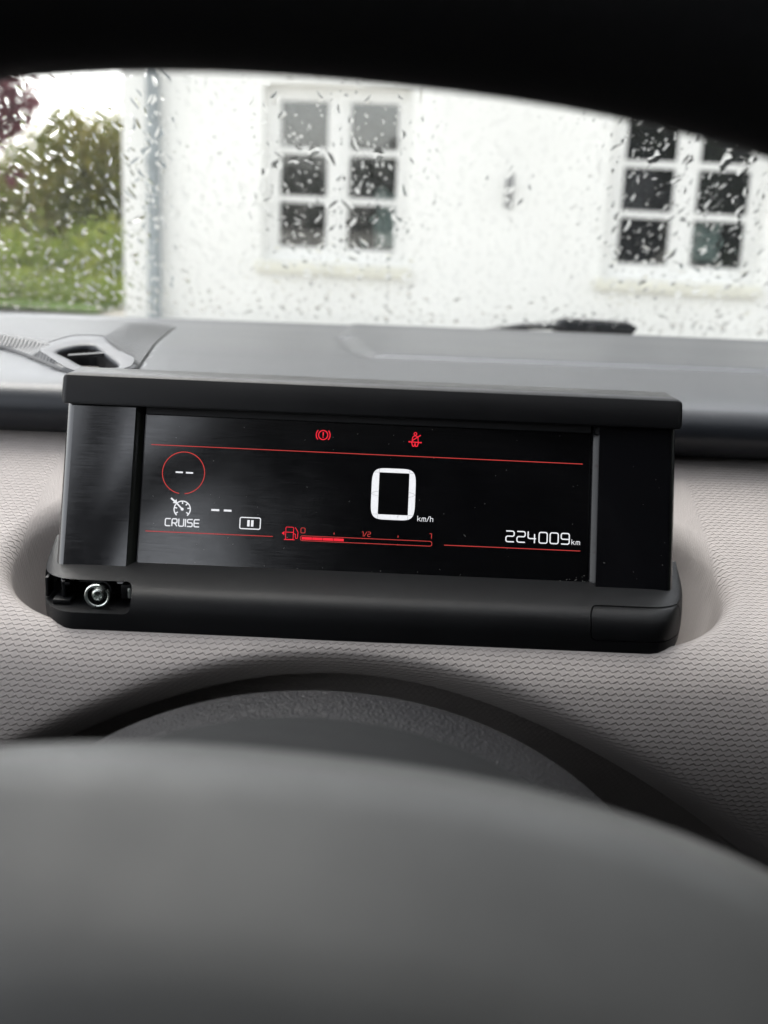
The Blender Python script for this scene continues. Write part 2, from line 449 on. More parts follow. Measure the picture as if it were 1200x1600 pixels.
tree('bush', (-3.6, 12.6, g), [(-3.55, 12.6, -.35, .75, .8, .75), (-3.1, 12.9, .05, .7, .8, .62), (-4.15, 12.8, -.45, .6, .8, .6), (-2.4, 13.2, -.1, .8, .7, .8), (-3.35, 12.4, .3, .4, .4, .35), (-5.0, 13.2, -.6, .8, .8, .55)],
     16000, .055, 'leaf_olive', [([(-3.5, 12.7, g), (-3.5, 12.7, -.5), (-3.3, 12.7, .1)], [.07, .05, .02]), ([(-3.5, 12.7, -.6), (-4.1, 12.8, -.3)], [.04, .015])],
     'tall olive and ochre bush beside the corner of the white house', 'bush', seed=3)
tree('hedge', (-3.6, 11.0, g), [(-3.5, 11.0, -.92, .45, .5, .46), (-2.75, 11.1, -.86, .4, .5, .48), (-3.1, 11.0, -1.0, .5, .5, .3), (-3.2, 10.2, -1.02, .7, .3, .2), (-2.5, 10.2, -1.02, .5, .3, .2), (-4.2, 11.2, -.98, .7, .5, .36), (-2.2, 11.2, -.9, .6, .5, .4), (-5.2, 11.3, -1.0, .8, .5, .4)],
     11000, .045, 'leaf_lime', [([(-3.5, 11.05, g), (-3.5, 11.05, -.8)], [.04, .015])],
     'low bright lime green hedge in front of the olive bush', 'hedge', seed=4)
tree('red_leaf_tree', (-4.4, 9.6, g), [(-3.22, 9.4, .58, .40, .4, .26), (-3.1, 9.4, .36, .2, .25, .14), (-3.9, 9.6, .9, .8, .7, .5), (-3.15, 9.5, .30, .16, .25, .12), (-3.35, 9.4, .02, .14, .25, .10), (-2.93, 9.4, .52, .13, .2, .12), (-4.6, 9.7, .6, .7, .7, .5), (-3.0, 9.4, -.05, .10, .15, .07)],
     6500, .055, 'leaf_red', [([(-4.4, 9.6, g), (-4.4, 9.6, 0), (-4.2, 9.6, .8)], [.09, .07, .03]), ([(-4.35, 9.6, .2), (-3.7, 9.5, .6), (-3.1, 9.45, .5)], [.04, .02, .006]), ([(-4.4, 9.6, .0), (-3.6, 9.45, .1), (-3.0, 9.4, -.02)], [.03, .015, .005])],
     'dark red leaved tree reaching in from the left above the bush', 'tree', seed=5)
# garden behind the parked car, mirrored in the house panes
tree('garden_hedge', (-6, -13, g), [(-13+1.5*k, -13 + .4*math.sin(k), -.5 + .15*math.sin(k*2.1), 1.2, .9, 1.25 + .15*math.sin(k*1.7)) for k in range(10)], 9000, .13, 'leaf_dark',
     [([(-6, -13, g), (-6, -13, 0)], [.1, .05])], 'dark garden hedge behind the car mirrored in the house panes', 'hedge', seed=6)
tree('garden_tree', (-1.5, -12, g), [(-1.5, -12, 1.3, 2.6, 1.8, 1.7), (1.5, -12.5, 1.2, 2.4, 1.6, 1.7), (-4.6, -12.5, .8, 1.5, 1.2, 1.0)], 11000, .14, 'leaf_dark',
     [([(-1.5, -12, g), (-1.5, -12, .5), (-1.3, -12, 2)], [.2, .15, .05])], 'dark garden tree behind the car mirrored in the house windows', 'tree', seed=8)
tree('light_block_hedge', (2.3, -1, g), [(2.3, -5+.8*k, .1 + .2*math.sin(k*1.9), .45, .7, 1.35 + .15*math.sin(k*2.3)) for k in range(11)], 12000, .12, 'leaf_dark',  # unseen hedge, added to keep light from the passenger window
     [([(2.3, -1, g), (2.3, -1, .4)], [.1, .05])], 'tall dark hedge added out of view to block light from the passenger side of the car', 'hedge', seed=9)

# ================================================================== CAR
# ------------------------------------------------------------------ windscreen
WS = R(30.0)
def ws(x, r, n=0.0):
    cx = x - .37
    return Vector((x, .966 - r*math.cos(WS) - .035*cx*cx + n*math.sin(WS), -.1135 + r*math.sin(WS) + n*math.cos(WS)))
wsc = thing('windscreen', (.37, .966, -.1135), 'wet curved windscreen covered in raindrops above the dashboard', 'windscreen')
def ws_sheet(name, x0, x1, r0, r1, n0, n1, m, nx=40, nr=20):
    V = []; Fc = []
    for n in (n0, n1):
        for j in range(nr+1):
            for i in range(nx+1): V.append(ws(x0+(x1-x0)*i/nx, r0+(r1-r0)*j/nr, n))
    S = (nx+1)*(nr+1)
    for j in range(nr):
        for i in range(nx):
            a = j*(nx+1)+i; Fc += [(a, a+1, a+nx+2, a+nx+1), (S+a, S+a+nx+1, S+a+nx+2, S+a+1)]
    for i in range(nx):
        for b in (i, nr*(nx+1)+i): Fc.append((b, b+1, S+b+1, S+b))
    for j in range(nr):
        for b in (j*(nx+1), j*(nx+1)+nx): Fc.append((b, b+nx+1, S+b+nx+1, S+b))
    return mesh(name, V, Fc, m, wsc, 60)
ws_sheet('pane', -.42, 1.16, -.03, .94, 0, .005, M['glass'])
ws_sheet('frit_band', -.42, 1.16, -.03, .0045, -.0012, -.0004, M['frit'], 40, 2)

def raindrops():
    V = []; Fc = []; r = rng; cells = {}
    cw, sw = math.cos(WS), math.sin(WS)
    def P(x, q, n):
        cx = x - .37; return (x, .966 - q*cw - .035*cx*cx + n*sw, -.1135 + q*sw + n*cw)
    def drop(x, q, rx, ry, h, nO, jag, rot, rho):
        big = math.sqrt(rx*ry)*1.1; i0, j0 = int(x//.012), int(q//.012)
        for i in (-1, 0, 1):
            for j in (-1, 0, 1):
                for (cx_, cq, cr_) in cells.get((i0+i, j0+j), ()):
                    if (cx_-x)**2 + .5*(cq-q)**2 < (cr_+big)**2*.8: return
        cells.setdefault((i0, j0), []).append((x, q, big))
        b = len(V); ph = r.uniform(0, 6.28, 3); cr, sr = math.cos(rot), math.sin(rot); lift = .0052
        V.append(P(x, q, lift)); out = []
        for i in range(nO):
            t = 2*math.pi*i/nO
            k = 1 + jag*(math.sin(2*t+ph[0])*.5 + math.sin(3*t+ph[1])*.4)
            u, v = rx*k*math.cos(t), ry*k*math.sin(t)
            if v > 0: u *= 1 - .3*min(1, v/ry)
            out.append((u*cr - v*sr, u*sr + v*cr))
        for (u, v) in out: V.append(P(x+u, q+v, lift))
        for p in rho:
            hh = lift + .00003 + h*(1 - p*p)**1.3
            for (u, v) in out: V.append(P(x+u*p, q+v*p, hh))
        V.append(P(x, q, lift + .00003 + h)); top = len(V)-1; o0 = b+1
        for i in range(nO): Fc.append((b, o0+(i+1) % nO, o0+i))
        for k in range(len(rho)):
            for i in range(nO):
                j = (i+1) % nO; Fc.append((o0+k*nO+i, o0+k*nO+j, o0+(k+1)*nO+j, o0+(k+1)*nO+i))
        for i in range(nO): Fc.append((o0+len(rho)*nO+i, o0+len(rho)*nO+(i+1) % nO, top))
    def spot():
        if r.random() < .8: return r.uniform(-.40, .55), r.uniform(.004, .50)
        return r.uniform(-.40, 1.12), r.uniform(.004, .88)
    for _ in range(1400):                                           # merged water low down and in the left corner
        x, q = (r.normal(-.30, .05), r.uniform(.05, .45)) if r.random() < .6 else (r.uniform(-.4, .55), abs(r.normal(0, .03)) + .005)
        rx = r.uniform(.0008, .0028); drop(x, q, rx, rx*r.uniform(1.4, 3.0), rx*r.uniform(.09, .17), 12, .35, r.normal(0, .35), (1.0, .8, .5))
    for _ in range(4200):                                          # thin film that bends every edge seen through it
        x, q = spot(); rx = r.uniform(.0014, .0034)
        drop(x, q, rx, rx*r.uniform(1.4, 3.2), rx*r.uniform(.015, .04), 12, .35, r.normal(0, .25), (1.0, .8, .5))
    for _ in range(2700):                                          # runs
        x, q = spot(); rx = r.uniform(.0006, .0012)
        drop(x, q, rx, rx*r.uniform(2.0, 6.0), rx*r.uniform(.05, .12), 10, .25, r.normal(0, .15), (1.0, .8, .5))
    for _ in range(6500):                                          # beads
        x, q = spot(); rx = min(.0022, .0004 + r.exponential(.0004))
        drop(x, q, rx, rx*r.uniform(1.2, 2.2), rx*r.uniform(.06, .14), 8, .1, r.normal(0, .2), (1.0, .78, .45))
    me = bpy.data.meshes.new('raindrops'); me.from_pydata(V, [], Fc)
    bm = bmesh.new(); bm.from_mesh(me); bmesh.ops.recalc_face_normals(bm, faces=bm.faces); bm.to_mesh(me); bm.free(); me.update(); fin(me, 50)
    o = link_mesh('raindrops', me, M['water'])
    tag(o, 'clear raindrops and runs of water on the outside of the windscreen', 'raindrops', kind='stuff')
raindrops()

# ------------------------------------------------------------------ wiper resting at the foot of the glass
wp = thing('windscreen_wiper', (.09, .99, -.125), 'black wiper blade resting along the bottom edge of the windscreen', 'wiper')
def slab(name, pts, y0, y1, m, parent, bev=.0008):
    bm = bmesh.new(); a = [bm.verts.new((x, y0, z)) for x, z in pts]; b = [bm.verts.new((x, y1, z)) for x, z in pts]; n = len(pts)
    bm.faces.new(a); bm.faces.new(b[::-1])
    for i in range(n): bm.faces.new((a[i], b[i], b[(i+1) % n], a[(i+1) % n]))
    bmesh.ops.bevel(bm, geom=list(bm.edges), offset=bev, segments=2, affect='EDGES')
    return bm_obj(name, bm, m, parent)
slab('arm', [(.075, -.1145), (.112, -.1075), (.146, -.1055), (.150, -.110), (.118, -.1118), (.080, -.119)], .992, 1.006, M['rubber'], wp)
slab('arm_cover', [(.143, -.1045), (.150, -.1025), (.205, -.1035), (.2105, -.1065), (.203, -.1165), (.140, -.1160)], .995, 1.018, M['collar'], wp)
slab('blade', [(.085, -.1160), (.206, -.1175), (.206, -.1205), (.085, -.1195)], .990, .999, M['rubber'], wp)
slab('adapter', [(.168, -.1055), (.1735, -.1055), (.172, -.1165), (.1665, -.1165)], .9925, 1.0, M['rubber'], wp)

# ------------------------------------------------------------------ dashboard
dash = thing('dashboard', (0, .46, -.30), 'grey dashboard with smooth top and scale-textured padded front', 'dashboard')
TOP = catmull([(.505, -.108), (.484, -.1055), (.4715, -.1005), (.4665, -.0935), (.4690, -.0865), (.4765, -.0826), (.500, -.0808), (.550, -.0808), (.600, -.0820), (.700, -.0895), (.800, -.0975), (.900, -.1055), (.958, -.1095), (.975, -.125)], 14)
def top_z(y):
    k = np.argmin(TOP[:, 0]); return float(np.interp(y, TOP[k:, 0], TOP[k:, 1]))
SEAM = [(-.0319, .749), (-.0201, .613), (-.0105, .5790), (.60, .582), (.80, .60)]
def seg_dist(x, y, poly):
    d = np.full(np.shape(x), 9.)
    for (ax, ay), (bx, by) in zip(poly[:-1], poly[1:]):
        dx, dy = bx-ax, by-ay; t = np.clip(((x-ax)*dx + (y-ay)*dy)/(dx*dx+dy*dy), 0, 1)
        d = np.minimum(d, np.hypot(x-ax-t*dx, y-ay-t*dy))
    return d
def grid_mesh(name, X, Y, Z, m, parent, uvs=None, smooth=70):
    n, k = X.shape; V = np.stack([X, Y, Z], -1).reshape(-1, 3)
    I = np.arange(n*k).reshape(n, k); Fc = np.stack([I[:-1, :-1], I[:-1, 1:], I[1:, 1:], I[1:, :-1]], -1).reshape(-1, 4)
    me = bpy.data.meshes.new(name); me.from_pydata(V.tolist(), [], Fc.tolist()); me.update()
    if uvs is not None:
        L = me.uv_layers.new(name='UVMap'); vi = np.empty(len(me.loops), np.int32); me.loops.foreach_get('vertex_index', vi)
        L.data.foreach_set('uv', uvs.reshape(-1, 2)[vi].astype(np.float32).ravel())
    me.shade_smooth(); return link_mesh(name, me, m, parent)
# demister vent panel let into the top
def on_top(x, y, dz): return Vector((x, y, top_z(y) - .004*((x-.37)/.78)**2 + dz))
def even(P, n):
    C = np.array(P + [P[0]]); return resample(C, n+1)[0][:-1]
NV = 120
outl = even(round_poly([(-.1105, .497), (-.1205, .585), (-.155, .840), (-.300, .860), (-.285, .640), (-.1965, .5715), (-.1362, .489)], [.012, .03, .01, .02, .02, .05, .015], 8), NV)
bez = even(round_poly([(-.1130, .4995), (-.1155, .5160), (-.1253, .5325), (-.1400, .5525), (-.1545, .5465), (-.1640, .5230), (-.1371, .4925)], [.008, .01, .012, .012, .012, .012, .01], 8), NV)
opn = even(round_poly([(-.1212, .5055), (-.1215, .5090), (-.1322, .5270), (-.1395, .5390), (-.1460, .5370), (-.1530, .5255), (-.1442, .5165), (-.1335, .5032)], [.003, .003, .01, .005, .005, .005, .01, .006], 8), NV)
def align(A, B):
    c = A.mean(0); a0 = np.arctan2(*(A[0]-c)[::-1])
    angs = np.arctan2(B[:, 1]-B[:, 1].mean(), B[:, 0]-B[:, 0].mean()); k = int(np.argmin(np.abs(np.angle(np.exp(1j*(angs-a0)))))); B = np.roll(B, -k, axis=0)
    def area(Q): return np.sum(Q[:, 0]*np.roll(Q[:, 1], -1) - Q[:, 1]*np.roll(Q[:, 0], -1))
    if area(A)*area(B) < 0: B = np.roll(B[::-1], 1, axis=0)
    return B
def polar(B, n, c):   # radial resample about a common centre keeps the loft tidy
    out = []
    for k in range(n):
        t = 2*math.pi*k/n; d = np.array([math.cos(t), math.sin(t)*2.2]); best = None
        for i in range(len(B)):
            p, q = B[i]-c, B[(i+1) % len(B)]-c; e = q-p
            den = d[0]*e[1]-d[1]*e[0]
            if abs(den) < 1e-12: continue
            tt = (p[0]*e[1]-p[1]*e[0])/den; uu = (p[0]*d[1]-p[1]*d[0])/den
            if tt > 0 and -1e-9 <= uu <= 1+1e-9: best = tt if best is None else max(best, tt)
        out.append(c + d*best)
    return np.array(out)
vc = np.array([-.1365, .521])
o_, b_, q_ = polar(outl, NV, vc), polar(bez, NV, vc), polar(opn, NV, vc)
q_ = vc + (q_-vc)*1.10
near = np.array([min(1.0, max(0.0, (.10 - math.sin(2*math.pi*k/NV))/.25)) for k in range(NV)])[:, None]
b_ = b_*(1-near) + (vc + (o_-vc)*.90)*near
ro = np.linalg.norm(o_-vc, axis=1)[:, None]; rb = np.linalg.norm(b_-vc, axis=1)[:, None]
b_ = vc + (b_-vc)*np.minimum(1, .90*ro/rb)
lerp = lambda A, B, t: A*(1-t) + B*t
def ring(A, dz, k=0.0): return [on_top(p[0], p[1], dz + k*max(0.0, p[1]-.497)) for p in A]
P, s = resample(TOP, step=.0035)
k0 = int(np.argmin(P[:, 0]))
xs = np.concatenate([np.arange(-.42, -.30, .008), np.arange(-.30, -.1, .003), np.arange(-.1, .30, .0022), np.arange(.30, 1.161, .01)])
X, K = np.meshgrid(xs, np.arange(len(P))); Y = P[K, 0]; Z = P[K, 1].copy()
onTop = (K > k0)
ds = seg_dist(X, Y, SEAM)
Z = Z - np.where(onTop, .0013*np.exp(-(ds/.0042)**2), 0)
inside_airbag = onTop & (Y > np.interp(X, [-.0201, -.0105, .8], [.613, .579, .582])) & (X > np.interp(Y, [.579, .613, .749], [-.0105, -.0201, -.0319]))
Z = Z + np.where(inside_airbag, .0011*np.clip(ds/.01, 0, 1), 0)
Z = Z - .004*((X-.37)/.78)**2
def inside(X, Y, poly):
    c = np.zeros(X.shape, bool); n = len(poly)
    for a in range(n):
        x0, y0 = poly[a]; x1, y1 = poly[(a+1) % n]
        hit = ((y0 > Y) != (y1 > Y)) & (X < (x1-x0)*(Y-y0)/((y1-y0) if abs(y1-y0) > 1e-12 else 1e-12) + x0)
        c ^= hit
    return c
Z = Z - np.where(onTop & inside(X, Y, vc + (o_-vc)*.86), .05, 0)
grid_mesh('top_panel', X, Y, Z, M['dash'], dash)

loft('vent_panel', [ring(vc + (o_-vc)*1.012, -.003), ring(vc + (o_-vc)*1.006, .0004), ring(vc + (o_-vc)*.985, .0014), ring(vc + (o_-vc)*.965, .0010)], M['vent'], dash, smooth=60)
# ribbed grille between the panel edge and the bezel
gr = NT('ribbed_grille'); oo = gr.obj(); spx = gr.n('ShaderNodeSeparateXYZ'); gr.put(spx.inputs[0], gr.mapping(oo, (1, 1, 1), (0, 0, .35)))
hh = gr.math('SINE', gr.math('MULTIPLY', spx.outputs[0], 2*math.pi/.0032)); hy = gr.math('SINE', gr.math('MULTIPLY', spx.outputs[1], 2*math.pi/.009))
gr.bsdf(Base_Color=(.03, .0315, .034), Roughness=.42, Specular_IOR_Level=.36, Normal=gr.bump(gr.math('ADD', hh, gr.math('MULTIPLY', hy, .4)), .0005, .35))
loft('ribbed_grille', [ring(vc + (o_-vc)*.965, .0010), ring(lerp(o_, b_, .35), .0008, .02), ring(lerp(o_, b_, .7), .0008, .06), ring(lerp(o_, b_, .97), .0006, .12)], gr.m, dash, smooth=60)
vb = loft('vent_bezel', [ring(lerp(o_, b_, .97), .0004, .12), ring(b_, .0009, .12), ring(lerp(b_, q_, .3), .0009, .12), ring(lerp(b_, q_, .7), .0006, .12), ring(lerp(b_, q_, .93), .0004, .12), ring(q_, -.0004, .12), ring(vc+(q_-vc)*.99, -.0016, .12)], M['vent'], dash, smooth=60)
loft('vent_duct', [ring(vc+(q_-vc)*.991, -.0012, .12), ring(vc+(q_-vc)*.96, -.035, .12)], M['deep'], vb, cap1=True)
bm = bmesh.new()
def on_v(x, y, dz): return on_top(x, y, dz + .12*(y-.497))
pts = [on_v(-.1475, .5235, -.0005), on_v(-.1290, .5285, .0002), on_v(-.1288, .5280, -.0008), on_v(-.1475, .5230, -.0015)]
va = [bm.verts.new(p) for p in pts]; vb2 = [bm.verts.new(p + Vector((0, .0030, .0004))) for p in pts]
bm.faces.new(va); bm.faces.new(vb2[::-1])
for i in range(4): bm.faces.new((va[i], vb2[i], vb2[(i+1) % 4], va[(i+1) % 4]))
bm_obj('louvre', bm, M['black'], vb)

# padded front with the pocket for the cluster and the arch over the column
PAD = catmull([(.535, -.086), (.500, -.098), (.480, -.1045), (.440, -.1180), (.400, -.1322), (.378, -.1383), (.3640, -.1435), (.3555, -.1497), (.3500, -.1590), (.3465, -.1735), (.3470, -.1900), (.3510, -.2080), (.3600, -.2350), (.3800, -.2800), (.40, -.34)], 20)
P, s = resample(PAD, step=.00105)
tn = np.gradient(P, s, axis=0); nrm = np.stack([-tn[:, 1], tn[:, 0]], 1)
if nrm[len(nrm)//3, 1] < 0: nrm = -nrm
xs = np.concatenate([np.arange(-.42, -.20, .006), np.arange(-.20, .20, .00105), np.arange(.20, 1.161, .008)])
X, K = np.meshgrid(xs, np.arange(len(P))); Y = P[K, 0].copy(); Z = P[K, 1].copy(); S = s[K]
yb, zb_ = Y.copy(), Z.copy()
# pocket: a stadium in plan, filleted edge, steep wall
cxa, cxb, cyy, rad = -.1005, .0905, .3990, .0325
dx = np.maximum(np.maximum(cxa - X, X - cxb), 0); dy = yb - cyy
d = np.hypot(dx, dy) - rad
r_ = .0085
drop = np.where(d > r_, 0, np.where(d > 0, r_ - np.sqrt(np.maximum(r_**2 - np.clip(r_ - d, 0, r_)**2, 0)), r_ + 3.2*(-d)))
drop = np.minimum(drop, .0175 + .027*np.clip((np.abs(X + .006) - .088)/.02, 0, 1))
nz = np.where(zb_ > -.16, 1.0, np.clip((zb_ + .175)/.015, 0, 1))
Z = Z - drop*nz
# arch: the edge rolls under and runs forward
zA = -.1592 - 3.05*(X + .012)**2
da = (zb_ - zA)/np.sqrt(1 + (6.1*(X + .012))**2)
ma = (zb_ < -.140)
q = .0098 - da; soft = .0015
roll = 1.4*soft*np.logaddexp(0, q/soft)
roll = np.where(da < -.002, roll + 2.5*(-.002 - da), roll)
roll = np.where(ma, np.minimum(roll, .085), 0)
Y = Y + roll
rowl = np.hypot(np.diff(Y, axis=0), np.diff(Z, axis=0)); kc = int(np.argmin(np.abs(P[:, 0] - .3600) + (np.arange(len(P)) > len(P)*.7)))
acc = np.vstack([np.zeros((1, X.shape[1])), np.cumsum(rowl, axis=0)]); acc = acc - acc[kc:kc+1]
pad = grid_mesh('padded_front', X, Y, Z, M['skin'], dash, np.stack([X, acc], -1), 80)
coll = np.sqrt(np.gradient(Y, axis=1)**2 + np.gradient(Z, axis=1)**2 + np.gradient(X, axis=1)**2)/np.maximum(1e-6, np.gradient(X, axis=1))
shear = np.abs(np.gradient(acc, axis=1)/np.gradient(X, axis=1))
fade = np.clip(1.9 - .5*coll - .45*shear, .22, 1)
at = pad.data.attributes.new('relief', 'FLOAT', 'POINT'); at.data.foreach_set('value', fade.astype(np.float32).ravel())

# ------------------------------------------------------------------ instrument cluster
TAU = R(21.0)
D0 = Vector((-.0058, .3887, -.1040)); CU = Vector((1, 0, 0)); CV = Vector((0, math.sin(TAU), math.cos(TAU))); CN = Vector((0, -math.cos(TAU), math.sin(TAU)))
def cl(u, v, n): return D0 + CU*u + CV*v + CN*n
ic = thing('instrument_cluster', (D0.x, .385, -.165), 'black digital instrument display standing in the dashboard pocket', 'instrument display')
def arc(cu, cn, r, a0, a1, k=6): return [(cu + r*math.cos(R(a0+(a1-a0)*i/k)), cn + r*math.sin(R(a0+(a1-a0)*i/k))) for i in range(k+1)]
sec = [(-.1075, -.026)] + arc(-.1045, -.0030, .0030, 180, 90) + [(-.0829, 0), (-.0826, -.0002), (-.0799, -.0034), (.0779, -.0034), (.0781, -.0030), (.0800, -.0009), (.0803, 0)] + arc(.1045, -.0030, .0030, 90, 0) + [(.1075, -.026)]
loft('housing', [[cl(u, v, n) for u, n in sec] for v in (-.034, .0300)], M['gloss'], ic, cap0=True, cap1=True, smooth=25)
# top trim: raked front face, level top
b0 = cl(0, .0281, .0022); t0 = cl(0, .0376, .0022)
capyz = [(b0.y, b0.z), (t0.y, t0.z), (t0.y + .0012, t0.z + .0009), (t0.y + .0235, t0.z - .0002), (t0.y + .0255, t0.z - .002), (t0.y + .024, t0.z - .016), (b0.y + .006, b0.z - .0012)]
bm = bmesh.new(); WX = .1092
prof = [(-WX, .0), (WX, .0)]
a = [bm.verts.new((D0.x - WX, y, z)) for y, z in capyz]; b = [bm.verts.new((D0.x + WX, y, z)) for y, z in capyz]; n = len(capyz)
bm.faces.new(a); bm.faces.new(b[::-1])
for i in range(n): bm.faces.new((a[i], b[i], b[(i+1) % n], a[(i+1) % n]))
bm.edges.ensure_lookup_table()
ends = [e for e in bm.edges if abs(e.verts[0].co.x - e.verts[1].co.x) < 1e-6]
bmesh.ops.bevel(bm, geom=ends, offset=.0022, segments=3, affect='EDGES', profile=.5)
es = [e for e in bm.edges if len(e.link_faces) == 2 and e.calc_face_angle(0) > R(30)]
bmesh.ops.bevel(bm, geom=es, offset=.0004, segments=2, affect='EDGES')
bm_obj('top_trim', bm, M['trim'], ic)
# screen cover
def slab_uv(name, u0, u1, v0, v1, n0, n1, m, parent, bev=.0002):
    MM = Matrix((CU, CV, CN)).transposed().to_4x4(); MM.translation = D0
    return box(name, (u0, v0, n0), (u1, v1, n1), m, parent, bev, MM, 1)
scr = slab_uv('screen', -.0797, .0777, -.0300, .0262, -.0034, -.0027, M['screen'], ic)
slab_uv('screen_surround', -.0797, .0777, .0262, .0300, -.0034, -.0022, M['deep'], ic)
SN = -.00262
class Art:
    def __init__(s): s.v = []; s.f = []
    def poly(s, pts):
        b = len(s.v); s.v += [cl(x*.001, y*.001, SN) for x, y in pts]; s.f.append(tuple(range(b, b+len(pts))))
    def stroke(s, pts, w, closed=False):
        P = [np.array(p, float) for p in pts]; n = len(P); L = []
        for i in range(n):
            a = P[i-1] if (i > 0 or closed) else None; c = P[(i+1) % n] if (i < n-1 or closed) else None
            d1 = (P[i]-a) if a is not None else (c-P[i]); d2 = (c-P[i]) if c is not None else d1
            d1 = d1/max(1e-9, np.linalg.norm(d1)); d2 = d2/max(1e-9, np.linalg.norm(d2))
            n1 = np.array([-d1[1], d1[0]]); n2 = np.array([-d2[1], d2[0]]); m = n1+n2; m /= max(1e-6, np.linalg.norm(m))
            k = w/2/max(.45, float(m@n1)); e = np.zeros(2)
            if a is None: e = -d2*w*.3
            if c is None: e = d1*w*.3
            L.append((P[i]+e+m*k, P[i]+e-m*k))
        for i in range(n if closed else n-1):
            j = (i+1) % n; s.poly([L[i][0], L[j][0], L[j][1], L[i][1]])
    def circ(s, c, r, w, a0=0, a1=360, n=40):
        full = abs(a1-a0) >= 360
        s.stroke([(c[0]+r*math.cos(R(a0+(a1-a0)*i/n)), c[1]+r*math.sin(R(a0+(a1-a0)*i/n))) for i in range(n if full else n+1)], w, full)
    def disc(s, c, r, n=16): s.poly([(c[0]+r*math.cos(2*math.pi*i/n), c[1]+r*math.sin(2*math.pi*i/n)) for i in range(n)])
    def rect(s, x0, y0, x1, y1): s.poly([(x0, y0), (x1, y0), (x1, y1), (x0, y1)])
    def done(s, name, m): return mesh(name, s.v, s.f, m, scr, 0)
def rp(P, r, closed=False):
    """open polyline with filleted corners"""
    out = [np.array(P[0], float)]
    for i in range(1, len(P)-1):
        a, b, c = [np.array(q, float) for q in P[i-1:i+2]]
        l1, l2 = np.linalg.norm(a-b), np.linalg.norm(c-b); q = min(r, l1*.49, l2*.49); s0, e0 = b+(a-b)/l1*q, b+(c-b)/l2*q
        for t in np.linspace(0, 1, 6): out.append((1-t)**2*s0+2*t*(1-t)*b+t*t*e0)
    out.append(np.array(P[-1], float)); return out
G = {  # glyphs on a 1 x 1 cell
 'C': [[(1, 1), (.0, 1), (0, 0), (1, 0)]], 'R': [[(0, 0), (0, 1), (1, 1), (1, .42), (0, .42)], [(.5, .42), (1, 0)]], 'U': [[(0, 1), (0, 0), (1, 0), (1, 1)]],
 'I': [[(0, 0), (0, 1)]], 'S': [[(1, 1), (0, 1), (0, .52), (1, .52), (1, 0), (0, 0)]], 'E': [[(1, 1), (0, 1), (0, 0), (1, 0)], [(0, .5), (.9, .5)]],
 '2': [[(.05, 1), (1, 1), (1, .52), (0, .52), (0, 0), (.95, 0)]], '4': [[(0, 1), (0, .38), (.95, .38)], [(.80, .78), (.80, 0)]], '0': [[(0, .5), (0, 1), (1, 1), (1, 0), (0, 0), (0, .5)]],
 '9': [[(1, .45), (0, .45), (0, 1), (1, 1), (1, 0), (.05, 0)]], '1': [[(.2, 1), (1, 1), (1, 0)]], '/': [[(0, 0), (1, 1)]],
 'k': [[(0, 0), (0, 1)], [(.85, .68), (.05, .30)], [(.35, .42), (.95, 0)]], 'm': [[(0, 0), (0, .66), (.5, .66), (.5, 0)], [(.5, .66), (1, .66), (1, 0)]], 'h': [[(0, 0), (0, 1)], [(0, .64), (1, .64), (1, 0)]] }
def text(A, t, x, y, cw, ch, gap, w, rr=.3, widths={}):
    for c in t:
        ww = widths.get(c, 1)*cw
        for pl in G[c]: A.stroke(rp([(x+p[0]*ww, y+p[1]*ch) for p in pl], rr), w)
        x += ww + gap
    return x
A = Art(); A.stroke([(-77.2, 15.45), (75.0, 15.2)], .25); A.stroke([(-77.3, -15.15), (-32.8, -15.15)], .25); A.stroke([(27.4, -15.55), (75.0, -15.55)], .24); A.done('divider_lines', REDLINE)
A = Art(); A.circ((-65.3, 5.9), 7.42, .28, -83, 261, 60); A.done('speed_limit_ring', REDLINE)
A = Art(); A.stroke([(-67.9, 6.05), (-65.7, 6.05)], .55); A.stroke([(-64.3, 6.0), (-62.1, 6.0)], .55); A.done('limit_dashes', WHITE)
A = Art(); A.stroke([(-54.6, -6.75), (-52.2, -6.75)], .68); A.stroke([(-50.2, -6.75), (-47.9, -6.75)], .68); A.done('cruise_speed_dashes', WHITE)
A = Art(); c = (-65.0, -6.95); A.circ(c, 2.85, .40, -48, 228, 30)
for a_ in (-35, 10, 50, 90, 170, 215): A.stroke([(c[0]+2.7*math.cos(R(a_)), c[1]+2.7*math.sin(R(a_))), (c[0]+1.95*math.cos(R(a_)), c[1]+1.95*math.sin(R(a_)))], .42)
A.stroke([(c[0]-2.0, c[1]+2.0), (c[0], c[1])], .5); A.disc(c, .52); A.stroke([(-69.0, -3.3), (-67.3, -4.7)], .6); A.poly([(-66.9, -5.05), (-67.2, -3.5), (-68.5, -4.9)]); A.done('cruise_symbol', WHITE)
A = Art(); text(A, 'CRUISE', -70.65, -12.95, 1.72, 2.5, .64, .39, .5, {'I': .02}); A.done('cruise_lettering', WHITE)
A = Art(); A.stroke(round_poly([(-44.5, -8.9), (-37.35, -8.9), (-37.35, -12.85), (-44.5, -12.85)], .6), .36, True); A.rect(-41.95, -12.0, -41.1, -9.75); A.rect(-40.6, -12.0, -39.75, -9.75); A.done('pause_symbol', WHITE)
A = Art(); A.stroke(round_poly([(-28.3, -11.6), (-25.6, -11.6), (-25.6, -15.9), (-28.3, -15.9)], .35), .21, True); A.stroke([(-28.3, -13.4), (-25.6, -13.4)], .21); A.stroke([(-28.8, -16.0), (-25.1, -16.0)], .22)
A.stroke(rp([(-25.6, -13.9), (-24.9, -13.9), (-24.8, -15.5), (-24.1, -15.5), (-24.0, -13.2), (-25.0, -11.7)], .35), .21); A.poly([(-29.7, -13.8), (-28.75, -13.1), (-28.75, -14.5)]); A.done('fuel_pump_symbol', RED)
